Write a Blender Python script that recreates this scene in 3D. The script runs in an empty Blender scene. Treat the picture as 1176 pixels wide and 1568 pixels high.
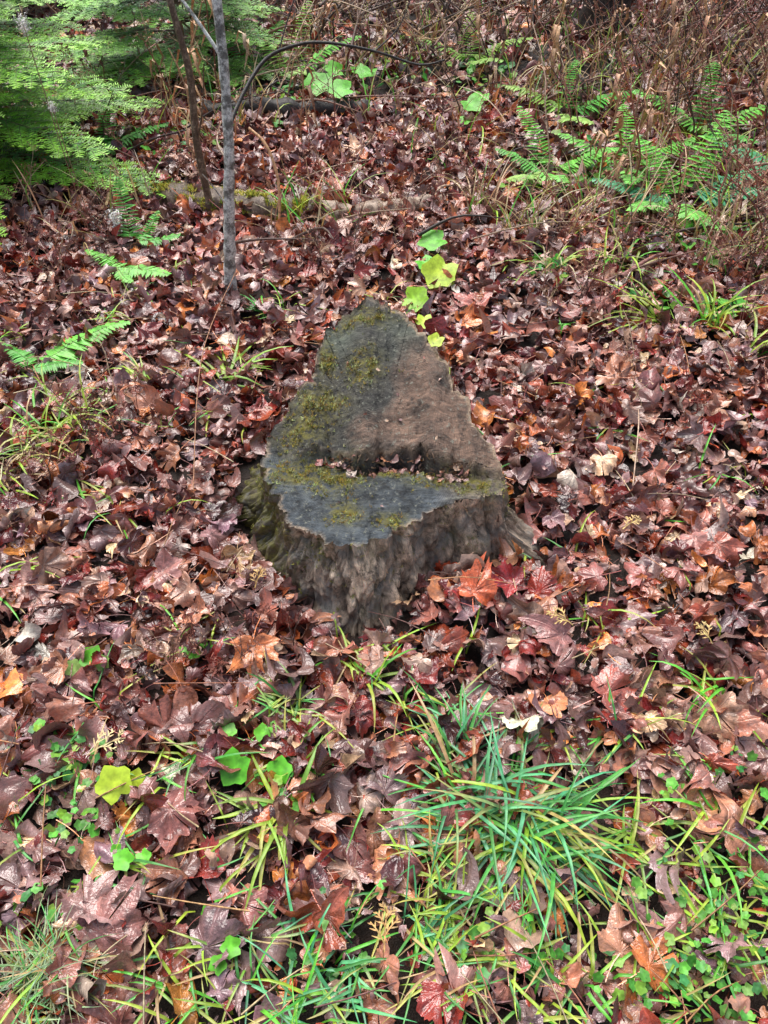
import bpy, math, random
import numpy as np
from mathutils import Vector, noise
R=np.random.RandomState(11); random.seed(11)
PI=math.pi
# ------------------------------------------------------------------ helpers
class MB:
    def __init__(s): s.v=[];s.f={3:[],4:[]};s.c=[];s.n=0
    def add(s,v,f,c):
        v=np.asarray(v,float).reshape(-1,3); f=np.asarray(f,int)
        c=np.asarray(c,float)
        if c.ndim==1:
            if len(c)==3: c=np.append(c,0.0)
            c=np.tile(c,(len(v),1))
        s.v.append(v); s.c.append(c); s.f[f.shape[1]].append(f+s.n); s.n+=len(v)
    def build(s,name,mat,smooth=True,parent=None):
        V=np.concatenate(s.v); C=np.concatenate(s.c)
        C=np.clip(C,0,1)
        loops=[];starts=[];pos=0
        for k in (3,4):
            if s.f[k]:
                F=np.concatenate(s.f[k]); loops.append(F.ravel())
                starts.append(pos+np.arange(len(F))*k); pos+=F.size
        loops=np.concatenate(loops).astype(np.int32); starts=np.concatenate(starts).astype(np.int32)
        me=bpy.data.meshes.new(name)
        me.vertices.add(len(V)); me.vertices.foreach_set('co',V.astype(np.float32).ravel())
        me.loops.add(len(loops)); me.loops.foreach_set('vertex_index',loops)
        me.polygons.add(len(starts)); me.polygons.foreach_set('loop_start',starts)
        me.update(calc_edges=True)
        me.polygons.foreach_set('use_smooth',np.full(len(starts),smooth))
        a=me.color_attributes.new('Col','FLOAT_COLOR','POINT'); a.data.foreach_set('color',C.astype(np.float32).ravel())
        me.materials.append(mat)
        ob=bpy.data.objects.new(name,me); bpy.context.scene.collection.objects.link(ob)
        if parent: ob.parent=parent
        return ob
def empty(name,loc=(0,0,0)):
    e=bpy.data.objects.new(name,None); e.empty_display_size=.1
    bpy.context.scene.collection.objects.link(e); return e
def jit(c,a=.15,b=.06):
    k=1+random.uniform(-a,a)
    return [max(0,x*k*(1+random.uniform(-b,b))) for x in c[:3]]
_sn=[(R.uniform(-1,1,2),R.uniform(0,6.3)) for _ in range(64)]
def sn(x,y,f,o=0):
    r=0
    for i in range(6):
        d,p=_sn[(o+i)%64]; r=r+np.sin((x*d[0]+y*d[1])*f*(1+i*.37)*2+p)
    return r/3.2
def H(x,y):
    x=np.asarray(x,float);y=np.asarray(y,float)
    h=.02*sn(x,y,1.1,0)+.012*sn(x,y,3.3,7)+.006*sn(x,y,9,15)
    d=np.hypot(x,y-1.5); h=h*np.clip(d/.8,.25,1)
    h=h+.07*np.exp(-(((x-.21)/.12)**2+((y-1.17)/.09)**2))      # leaves heaped against the stump
    h=h+.04*np.exp(-(((x-.45)/.12)**2+((y-1.62)/.2)**2))
    h=h+.03*np.clip(y-3,0,12)
    return h
def h1(x,y): return float(H(x,y))
def ribbon(mb,P,W,up,col,crease=.25,tipcol=None):
    P=np.asarray(P,float); n=len(P); W=np.asarray(W,float)
    T=np.gradient(P,axis=0); T/=np.linalg.norm(T,axis=1)[:,None]+1e-9
    S=np.cross(T,np.asarray(up,float)); S/=np.linalg.norm(S,axis=1)[:,None]+1e-9
    N=np.cross(S,T)
    V=np.stack([P-S*W[:,None]*.5+N*W[:,None]*crease,P,P+S*W[:,None]*.5+N*W[:,None]*crease],1).reshape(-1,3)
    i=np.arange(n-1)*3
    F=np.concatenate([np.stack([i,i+1,i+4,i+3],1),np.stack([i+1,i+2,i+5,i+4],1)])
    c=np.zeros((n*3,4)); c0=np.array(col[:3]); c1=c0 if tipcol is None else np.array(tipcol[:3])
    t=np.repeat(np.linspace(0,1,n),3)[:,None]; c[:,:3]=c0*(1-t)+c1*t
    mb.add(V,F,c)
def tube(mb,P,r,col,sides=4,cap=False,rn=0):
    P=np.asarray(P,float); n=len(P); r=np.broadcast_to(np.asarray(r,float),(n,))
    T=np.gradient(P,axis=0); T/=np.linalg.norm(T,axis=1)[:,None]+1e-9
    ref=np.array([0,0,1.]) if abs(T[0,2])<.8 else np.array([1.,0,0])
    A=np.cross(T,ref); A/=np.linalg.norm(A,axis=1)[:,None]+1e-9; B=np.cross(T,A)
    a=np.linspace(0,2*PI,sides,endpoint=False)
    rr=r[:,None]*np.ones((1,sides))
    if rn: rr=rr*(1+rn*R.uniform(-1,1,(n,sides)))
    V=(P[:,None,:]+rr[:,:,None]*(np.cos(a)[None,:,None]*A[:,None,:]+np.sin(a)[None,:,None]*B[:,None,:])).reshape(-1,3)
    i=np.arange(n-1)[:,None]*sides; j=np.arange(sides)[None,:]; j2=(j+1)%sides
    F=np.stack([i+j,i+j2,i+j2+sides,i+j+sides],-1).reshape(-1,4)
    mb.add(V,F,col)
def smooth_path(pts,n):
    pts=np.asarray(pts,float); t=np.linspace(0,len(pts)-1,n); out=[]
    for a in t:
        i=min(int(a),len(pts)-2); f=a-i
        p0=pts[max(i-1,0)];p1=pts[i];p2=pts[i+1];p3=pts[min(i+2,len(pts)-1)]
        out.append(.5*((2*p1)+(-p0+p2)*f+(2*p0-5*p1+4*p2-p3)*f*f+(-p0+3*p1-3*p2+p3)*f**3))
    return np.array(out)
# ------------------------------------------------------------------ materials
def newmat(name):
    m=bpy.data.materials.new(name); m.use_nodes=True; nt=m.node_tree; nt.nodes.clear()
    o=nt.nodes.new('ShaderNodeOutputMaterial'); b=nt.nodes.new('ShaderNodeBsdfPrincipled')
    nt.links.new(b.outputs[0],o.inputs[0]); return m,nt,b,o
def N(nt,t,**k):
    n=nt.nodes.new(t)
    for a,b in k.items(): setattr(n,a,b)
    return n
def attr(nt): return N(nt,'ShaderNodeAttribute',attribute_name='Col')
def noi(nt,scale,detail=4,rough=.6,vec=None,dist=0):
    n=N(nt,'ShaderNodeTexNoise'); n.inputs['Scale'].default_value=scale; n.inputs['Detail'].default_value=detail
    n.inputs['Roughness'].default_value=rough; n.inputs['Distortion'].default_value=dist
    if vec is None:
        tc=N(nt,'ShaderNodeTexCoord'); vec=tc.outputs['Object']
    nt.links.new(vec,n.inputs['Vector']); return n.outputs[0]
def mr(nt,val,a,b,c,d):
    n=N(nt,'ShaderNodeMapRange'); nt.links.new(val,n.inputs[0])
    for i,x in enumerate((a,b,c,d)): n.inputs[i+1].default_value=x
    return n.outputs[0]
def mix(nt,fac,A,B,bt='MIX'):
    n=N(nt,'ShaderNodeMix',data_type='RGBA',blend_type=bt)
    for s,x in ((0,fac),(6,A),(7,B)):
        if hasattr(x,'is_linked') or hasattr(x,'node'): nt.links.new(x,n.inputs[s])
        elif s==0: n.inputs[0].default_value=x
        else: n.inputs[s].default_value=(*x[:3],1)
    return n.outputs[2]
def mth(nt,op,a,b=0.0):
    n=N(nt,'ShaderNodeMath',operation=op)
    for i,x in enumerate((a,b)):
        if hasattr(x,'node'): nt.links.new(x,n.inputs[i])
        else: n.inputs[i].default_value=x
    return n.outputs[0]
def scalec(nt,col,val):
    n=N(nt,'ShaderNodeVectorMath',operation='SCALE'); nt.links.new(col,n.inputs[0])
    if hasattr(val,'node'): nt.links.new(val,n.inputs['Scale'])
    else: n.inputs['Scale'].default_value=val
    return n.outputs[0]
def bump(nt,b,h,st,dist=.01):
    n=N(nt,'ShaderNodeBump'); n.inputs['Strength'].default_value=st; n.inputs['Distance'].default_value=dist
    nt.links.new(h,n.inputs['Height']); nt.links.new(n.outputs[0],b.inputs['Normal'])

def mat_leaf():
    m,nt,b,o=newmat('wet_fallen_leaf')
    a=attr(nt)
    n1=noi(nt,50,4,.75); k=mr(nt,n1,.32,.68,.34,1.6)
    c=scalec(nt,a.outputs['Color'],k)
    v=mth(nt,'POWER',a.outputs['Alpha'],3.0); v=mth(nt,'MULTIPLY',v,.6)
    vc=scalec(nt,a.outputs['Color'],2.2); c=mix(nt,v,c,vc)
    g=N(nt,'ShaderNodeNewGeometry')
    pale=mix(nt,.38,c,(.46,.31,.27))
    c=mix(nt,g.outputs['Backfacing'],c,pale)
    nt.links.new(c,b.inputs['Base Color'])
    r=mr(nt,n1,.35,.65,.34,.09)
    nt.links.new(r,b.inputs['Roughness']); b.inputs['Specular IOR Level'].default_value=1.0
    nb=noi(nt,130,2,.65); hh=mth(nt,'ADD',nb,mth(nt,'MULTIPLY',v,.8)); bump(nt,b,hh,.6,.004)
    return m
def mat_green(name,rough=.38,trans=.25):
    m,nt,b,o=newmat(name); a=attr(nt)
    k=mr(nt,noi(nt,60,2,.6),.3,.7,.7,1.25); c=scalec(nt,a.outputs['Color'],k)
    nt.links.new(c,b.inputs['Base Color']); b.inputs['Roughness'].default_value=rough
    if trans:
        t=N(nt,'ShaderNodeBsdfTranslucent'); nt.links.new(c,t.inputs[0])
        ms=N(nt,'ShaderNodeMixShader'); ms.inputs[0].default_value=trans
        nt.links.new(b.outputs[0],ms.inputs[1]); nt.links.new(t.outputs[0],ms.inputs[2]); nt.links.new(ms.outputs[0],o.inputs[0])
    return m
def mat_stem(name,rough=.6):
    m,nt,b,o=newmat(name); a=attr(nt)
    k=mr(nt,noi(nt,90,2,.7),.3,.7,.45,1.5); c=scalec(nt,a.outputs['Color'],k)
    nt.links.new(c,b.inputs['Base Color']); b.inputs['Roughness'].default_value=rough
    return m
def mat_bark(name,dark,light,thr=.55):
    m,nt,b,o=newmat(name)
    n=noi(nt,28,5,.7); f=mr(nt,n,thr-.06,thr+.06,0,1)
    c=mix(nt,f,dark,light); k=mr(nt,noi(nt,160,3,.7),.3,.7,.5,1.4)
    c=scalec(nt,c,k); nt.links.new(c,b.inputs['Base Color']); b.inputs['Roughness'].default_value=.5
    bump(nt,b,noi(nt,120,3,.7),.6,.004); return m
def mat_soil():
    m,nt,b,o=newmat('wet_soil')
    c=mix(nt,mr(nt,noi(nt,14,5,.7),.35,.65,0,1),(.008,.006,.005),(.045,.025,.017))
    nt.links.new(c,b.inputs['Base Color']); b.inputs['Roughness'].default_value=.55
    bump(nt,b,noi(nt,60,4,.75),1,.02); return m
def mat_stump_top():
    m,nt,b,o=newmat('weathered_cut_wood'); a=attr(nt)
    tc=N(nt,'ShaderNodeTexCoord'); mp=N(nt,'ShaderNodeMapping'); mp.inputs['Location'].default_value=(.05,-1.47*.9,0); mp.inputs['Scale'].default_value=(1.15,.9,.0)
    nt.links.new(tc.outputs['Object'],mp.inputs[0])
    w=N(nt,'ShaderNodeTexWave',wave_type='RINGS',rings_direction='Z'); w.inputs['Scale'].default_value=66; w.inputs['Distortion'].default_value=7
    w.inputs['Detail'].default_value=4; w.inputs['Detail Scale'].default_value=.7
    nt.links.new(mp.outputs[0],w.inputs[0])
    ms=N(nt,'ShaderNodeMapping'); ms.inputs['Scale'].default_value=(14,170,14); ms.inputs['Rotation'].default_value=(0,0,.3)
    nt.links.new(tc.outputs['Object'],ms.inputs[0]); saw=noi(nt,1,5,.75,ms.outputs[0],.4)
    n1=noi(nt,15,8,.8); k=mr(nt,n1,.34,.66,.2,2.2)
    c=scalec(nt,a.outputs['Color'],k)
    ringv=mth(nt,'MULTIPLY',w.outputs['Fac'],mr(nt,noi(nt,12,3,.6),.42,.58,0,1))
    c=scalec(nt,c,mr(nt,ringv,0,1,.88,1.35)); c=scalec(nt,c,mr(nt,saw,.3,.7,.5,1.6))
    c=mix(nt,mr(nt,noi(nt,80,5,.75),.57,.66,0,.8),c,(.30,.31,.25))       # lichen specks
    c=mix(nt,mr(nt,noi(nt,34,5,.75),.58,.68,0,.8),c,(.012,.010,.008))
    mossf=mth(nt,'MULTIPLY',a.outputs['Alpha'],mr(nt,noi(nt,60,6,.75),.42,.56,0,1))
    mc=mix(nt,noi(nt,200,3),(.03,.04,.008),(.28,.24,.04)); c=mix(nt,mossf,c,mc)
    nt.links.new(c,b.inputs['Base Color'])
    nt.links.new(mr(nt,n1,.3,.7,.26,.6),b.inputs['Roughness'])
    h=mth(nt,'ADD',mth(nt,'MULTIPLY',ringv,.12),mth(nt,'ADD',saw,mth(nt,'MULTIPLY',noi(nt,55,6,.75),2.0))); bump(nt,b,h,.8,.006)
    return m
def mat_stump_side():
    m,nt,b,o=newmat('weathered_stump_side'); a=attr(nt)
    uv=N(nt,'ShaderNodeUVMap',uv_map='UVMap'); mp=N(nt,'ShaderNodeMapping'); mp.inputs['Scale'].default_value=(22,12,1)
    nt.links.new(uv.outputs[0],mp.inputs[0]); g=noi(nt,1,9,.78,mp.outputs[0],1.6)
    mp2=N(nt,'ShaderNodeMapping'); mp2.inputs['Scale'].default_value=(95,40,1); nt.links.new(uv.outputs[0],mp2.inputs[0]); g2=noi(nt,1,5,.75,mp2.outputs[0],.8)
    c=scalec(nt,a.outputs['Color'],mr(nt,g,.36,.62,.22,1.65)); c=scalec(nt,c,mr(nt,g2,.3,.7,.45,1.55))
    c=mix(nt,mr(nt,noi(nt,16,6,.75),.48,.58,0,.7),c,(.26,.26,.24))
    c=mix(nt,mr(nt,noi(nt,24,6,.78),.56,.63,0,.85),c,(.04,.03,.024))
    mossf=mth(nt,'MULTIPLY',a.outputs['Alpha'],mr(nt,noi(nt,45,5,.7),.40,.56,0,1))
    c=mix(nt,mossf,c,mix(nt,noi(nt,200,3),(.04,.05,.012),(.25,.22,.05)))
    nt.links.new(c,b.inputs['Base Color']); b.inputs['Roughness'].default_value=.42
    h=mth(nt,'ADD',g,mth(nt,'MULTIPLY',g2,.5)); bump(nt,b,h,.9,.010); return m
M_leaf=mat_leaf(); M_green=mat_green('green_foliage'); M_grass=mat_green('grass_blade',.30,.2)
M_stem=mat_stem('dry_stem',.5); M_soil=mat_soil(); M_moss=mat_green('moss',.8,0)
M_top=mat_stump_top(); M_side=mat_stump_side()
# ------------------------------------------------------------------ ground
def axis(lo,hi,st,far):
    a=list(np.arange(lo,hi+1e-6,st)); s=st; x=hi; up=[]
    while x<far: s*=1.35; x+=s; up.append(x)
    s=st; x=lo; dn=[]
    while x>-far: s*=1.35; x-=s; dn.append(x)
    return np.array(dn[::-1]+a+up)
gx=axis(-4,4,.05,300); gy=axis(-1,8,.05,300)
X,Y=np.meshgrid(gx,gy); Z=H(X,Y); rr=np.hypot(X,Y)
Z=np.where(rr>8,Z*np.clip(1-(rr-8)/20,0,1)+0,Z)
fine=(rr<9); Z=Z+np.where(fine,.008*R.uniform(-1,1,X.shape),0)
g=MB(); nx=len(gx); ny=len(gy)
i,j=np.meshgrid(np.arange(ny-1),np.arange(nx-1),indexing='ij'); k=i*nx+j
g.add(np.stack([X,Y,Z],-1).reshape(-1,3),np.stack([k,k+1,k+1+nx,k+nx],-1).reshape(-1,4),(0,0,0))
g.build('ground',M_soil)
# ------------------------------------------------------------------ stump
TOP=[(-.018,1.898),(-.090,1.872),(-.146,1.800),(-.180,1.670),(-.228,1.600),(-.274,1.53),(-.295,1.437),(-.277,1.372),(-.252,1.311),(-.212,1.242),(-.138,1.192),(-.062,1.165),(.018,1.210),(.093,1.262),(.201,1.310),(.272,1.340),(.292,1.385),(.252,1.455),(.200,1.582),(.132,1.715),(.064,1.850)]
BOT=[(-.02,1.97),(-.12,1.95),(-.20,1.88),(-.28,1.79),(-.38,1.72),(-.43,1.62),(-.43,1.52),(-.39,1.42),(-.32,1.33),(-.25,1.215),(-.165,1.12),(-.05,1.04),(.035,1.13),(.115,1.20),(.235,1.265),(.37,1.30),(.44,1.38),(.33,1.52),(.27,1.68),(.19,1.83),(.09,1.94)]
def closed(P,per):
    P=np.array(P);n=len(P);o=[]
    for i in range(n):
        p0,p1,p2,p3=P[i-1],P[i],P[(i+1)%n],P[(i+2)%n]
        for q in range(per):
            f=q/per; o.append(.5*((2*p1)+(-p0+p2)*f+(2*p0-5*p1+4*p2-p3)*f*f+(-p0+3*p1-3*p2+p3)*f**3))
    return np.array(o)
PER=28; T=closed(TOP,PER); B=closed(BOT,PER); NA=len(T)
ctr=np.array([-.01,1.45])
def crackline(x): return 1.430-.11*x+.012*math.sin(x*17+.5)+.034*noise.noise((x*11,3,0))+.016*noise.noise((x*50,8,0))
def ztop(x,y):
    yc=crackline(x)
    stp=(.044*max(0,1-(abs(x-.02)/.27)**2.6)+.006)*(.8+.7*noise.noise((x*13,5,2)))
    front=.224+(y-1.18)*.03; rear=.236+stp+(y-yc)*.28
    sh=.003+.010*max(0,noise.noise((x*22,1.5,0))+.3)
    s=1/(1+math.exp(-max(-40,min(40,(y-yc)/sh)))); z=front*(1-s)+rear*s
    d=(y-yc+.016)/.015; am=max(0,min(1,(noise.noise((x*14,7.7,0))+.35)*1.8))*max(0,1-abs(x-.02)/.22)
    z-=.034*am*math.exp(-d*d)
    z+=.010*noise.noise((x*8,y*8,0))+.008*noise.noise((x*22,y*22,5))+.0038*noise.noise((x*60,y*60,3))+.002*noise.noise((x*140,y*140,3))
    a=math.atan2(y-1.47,x+.04); r=math.hypot(y-1.47,x+.04)
    for ca,r0,r1 in ((1.95,.10,.26),(1.35,.2,.36),(.75,.13,.22),(-1.9,.12,.22)):
        dd=abs((a-ca-.15*noise.noise((r*14,ca*9,0))+PI)%(2*PI)-PI)*r
        if dd<.0022 and r0<r<r1: z-=.006*(1-dd/.0022)
    return z
def sdisp(i,f):
    a=i/NA; ca,sa=math.cos(a*2*PI),math.sin(a*2*PI)
    n=noise.noise((ca*6,sa*6,f*2.2))*.024+noise.noise((ca*13,sa*13,f*3.5+4))*.018+noise.noise((ca*34,sa*34,f*7+9))*.008
    n+=noise.noise((ca*90,sa*90,f*22))*.003
    w=.3*noise.noise((ca*12,sa*12,f*3)); ds=noise.voronoi((ca*5.5+w,sa*5.5-w,f*1.4))[0]
    e=ds[1]-ds[0]
    if e<.08: n-=.013*(1-e/.08)
    c2=noise.noise((ca*9+5,sa*9,f*5+20))
    if c2>.18: n-=.010*min(1,(c2-.18)/.03)     # flaked-off patches
    return n
LV=52; tb=MB(); sb=MB()
Vs=[];Cs=[];UV=[]
def moss_mask(x,y,z=None):
    m=0
    for (mx,my,rx,ry) in ((-.2,1.40,.08,.040),(-.12,1.385,.07,.045),(-.16,1.58,.06,.045),(-.2,1.5,.05,.04),(-.09,1.27,.035,.035),(.12,1.38,.06,.022),(.22,1.36,.05,.028),(-.05,1.68,.04,.05),(-.06,1.84,.07,.025),(.02,1.40,.10,.012),(-.15,1.72,.02,.05),(.02,1.25,.03,.02)):
        m=max(m,math.exp(-((x-mx)/rx)**2-((y-my)/ry)**2))
    return m
ring=[]
for i in range(NA):
    t=T[i];bm=B[i]
    tang=T[(i+1)%NA]-T[i-1]; nv=np.array([tang[1],-tang[0]]); nv/=np.linalg.norm(nv)
    if np.dot(nv,t-ctr)<0: nv=-nv
    for l in range(LV+1):
        f=l/LV; gg=1-(1-f)**2.0
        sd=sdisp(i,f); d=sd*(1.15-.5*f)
        p=bm*(1-gg)+t*gg+nv*d
        zt=ztop(p[0],p[1]) if l==LV else ztop(t[0],t[1])
        gz=-.03; z=gz+(zt-gz)*f
        if l==LV: ring.append(p)
        Vs.append((p[0],p[1],z)); UV.append((i/NA*1.0,z))
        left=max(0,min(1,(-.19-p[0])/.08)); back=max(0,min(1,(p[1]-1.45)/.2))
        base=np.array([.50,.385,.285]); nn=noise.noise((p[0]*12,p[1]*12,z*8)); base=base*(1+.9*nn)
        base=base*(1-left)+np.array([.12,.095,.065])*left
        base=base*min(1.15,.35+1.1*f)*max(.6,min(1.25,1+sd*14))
        mo=.9*left+.9*max(0,noise.noise((p[0]*9,p[1]*9,z*9)))+.7*(f>.75)*max(0,noise.noise((p[0]*20,p[1]*20,5))+.1)
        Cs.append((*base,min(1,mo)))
Fs=[]
for i in range(NA):
    for l in range(LV):
        a=i*(LV+1)+l; b2=((i+1)%NA)*(LV+1)+l; Fs.append((a,b2,b2+1,a+1))
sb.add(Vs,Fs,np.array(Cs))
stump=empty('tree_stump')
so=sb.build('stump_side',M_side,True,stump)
uvl=so.data.uv_layers.new(name='UVMap'); li=np.zeros(len(so.data.loops),np.int32); so.data.loops.foreach_get('vertex_index',li)
UVa=np.array(UV)[li]
q=UVa.reshape(-1,4,2); wrap=(q[:,:,0].max(1)-q[:,:,0].min(1))>.5
q[:,:,0]=np.where(wrap[:,None]&(q[:,:,0]<.5),q[:,:,0]+1,q[:,:,0]); q[:,:,0]*=2.0
uvl.data.foreach_set('uv',q.reshape(-1).astype(np.float32))
ring=np.array(ring); NR=130; Vt=[];Ct=[]
for i in range(NA):
    for r in range(NR+1):
        f=r/NR; p=ctr*(1-f)+ring[i]*f; x,y=p; z=ztop(x,y)
        if f>.92:
            z-=.014*((f-.92)/.08)**2*max(0,noise.noise((x*25,y*25,11))+.3) if r<NR else 0
        yc=crackline(x); s=1/(1+math.exp(-max(-40,min(40,(y-yc)/.008))))
        fr=np.array([.050,.060,.068]); re=np.array([.036,.034,.029]); br=np.array([.135,.083,.057])  # fr: blue-grey sky reflection on the wet front, put into its colour
        w=max(0,min(1,(x-.0+(1.62-y)*.25)/.10+noise.noise((x*9,y*9,1))*1.5)); w*=max(0,min(1,(1.82-y)/.12))
        rc=re*(1-w)+br*w; gn=max(0,min(1,(y-1.66)/.12))*(.5+noise.noise((x*12,y*12,6))); rc=rc*(1-gn*.5)+np.array([.07,.09,.065])*gn*.5
        w2=max(0,min(1,(x-.12)/.08+noise.noise((x*12,y*12,4)))); fc=fr*(1-.6*w2)+np.array([.17,.13,.095])*.6*w2
        c=fc*(1-s)+rc*s
        edge=math.exp(-((y-yc-.007)/.005)**2)*max(0,1-abs(x)/.27); c=c*(1-.5*edge)+np.array([.28,.19,.12])*.5*edge   # paler broken lip of the upper tier
        rs=1.0 if (x>0 and y>1.42) else max(0,min(1,.5+noise.noise((x*18,y*18,2))*1.8))
        rim=max(0,(f-.955)/.045)*rs; c=c*(1-rim*.75)+np.array([.42,.31,.21])*rim*.75
        gap=math.exp(-((y-yc+.012)/.011)**2)*max(0,min(1,(noise.noise((x*14,7.7,0))+.5)*1.5))*max(0,1-abs(x-.02)/.27); c=c*(1-.85*gap)+np.array([.03,.018,.012])*.5*gap  # shade in the gap below the upper tier, painted into the colour
        Vt.append((x,y,z)); Ct.append((*c,min(1,moss_mask(x,y)*1.3)))
Ft=[]
for i in range(NA):
    for r in range(NR):
        a=i*(NR+1)+r; b2=((i+1)%NA)*(NR+1)+r; Ft.append((a,a+1,b2+1,b2))
tb.add(Vt,Ft,np.array(Ct)); tb.build('cut_top',M_top,True,stump)
mo=MB()
def tuft(mb,x,y,z,h,col,n=6,up=(0,0,1)):
    for _ in range(n):
        a=random.uniform(0,2*PI); s=random.uniform(.2,1.0)*h; d=np.array([math.cos(a)*s,math.sin(a)*s,random.uniform(.3,1)*h])
        p=np.array([x+random.uniform(-h,h)*.5,y+random.uniform(-h,h)*.5,z-.001]); w=h*.16; e=np.array([-math.sin(a)*w,math.cos(a)*w,0])
        mb.add([p-e,p+e,p+d],[(0,1,2)],jit(col,.35,.15))
cnt=0
while cnt<2100:
    x=random.uniform(-.28,.27);y=random.uniform(1.2,1.9)
    if random.random()<moss_mask(x,y)**1.3 and noise.noise((x*30,y*30,0))>-.05:
        tc2=np.array([x,y]); d=np.hypot(*(T-tc2).T); ii=d.argmin()
        if np.dot(T[ii]-ctr,T[ii]-ctr)<np.dot(tc2-ctr,tc2-ctr): cnt+=1; continue
        tuft(mo,x,y,ztop(x,y),random.uniform(.003,.009),random.choice([(.33,.27,.035),(.15,.16,.025),(.26,.16,.03),(.40,.43,.18)])); cnt+=1
for _ in range(1100):
    i=random.randint(int(3.5*PER),int(10.5*PER)); l=random.randint(3,LV-1); v=Vs[i*(LV+1)+l]
    if noise.noise((v[0]*16,v[1]*16,v[2]*16))>.0: tuft(mo,v[0],v[1],v[2],random.uniform(.004,.010),random.choice([(.18,.17,.03),(.09,.11,.02),(.25,.23,.05)]),4)
for _ in range(1300):
    i=random.randint(int(10*PER),int(19*PER)); l=random.randint(LV-30,LV); v=Vs[(i%NA)*(LV+1)+l]
    if noise.noise((v[0]*16,v[1]*16,v[2]*16))>.18: tuft(mo,v[0],v[1],v[2],random.uniform(.003,.007),random.choice([(.36,.33,.08),(.22,.23,.06)]),4)
mo.build('stump_moss',M_moss,True,stump)
sp=MB()
for _ in range(150):
    x=random.uniform(-.14,.2); y=crackline(x)+random.uniform(-.024,.006); z=ztop(x,y)-.004; h=random.uniform(.006,.024)
    P=[(x,y,z),(x+random.uniform(-.014,.014),y+random.uniform(-.016,.008),z+h)]; ribbon(sp,P,[random.uniform(.003,.012),.002],(0,1,0),jit(random.choice([(.44,.29,.19),(.24,.14,.09),(.07,.05,.035)]),.4))
for _ in range(24):
    i=random.randint(int(8.5*PER),int(16.5*PER)); l0=random.randint(2,LV-8); ln=random.randint(4,11); dj=random.choice([0,1,-1,2,-2,0])
    P=np.array([Vs[((i+dj*k2//3)%NA)*(LV+1)+min(LV,l0+k2)] for k2 in range(0,ln,2)]); P[:,1]-=random.uniform(.001,.006)
    ribbon(sp,P,np.linspace(random.uniform(.003,.009),.002,len(P)),(0,-1,.3),jit(random.choice([(.55,.42,.30),(.4,.3,.2),(.3,.28,.25),(.12,.08,.06)]),.3))
sp.build('splinters',M_stem,True,stump)
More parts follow.
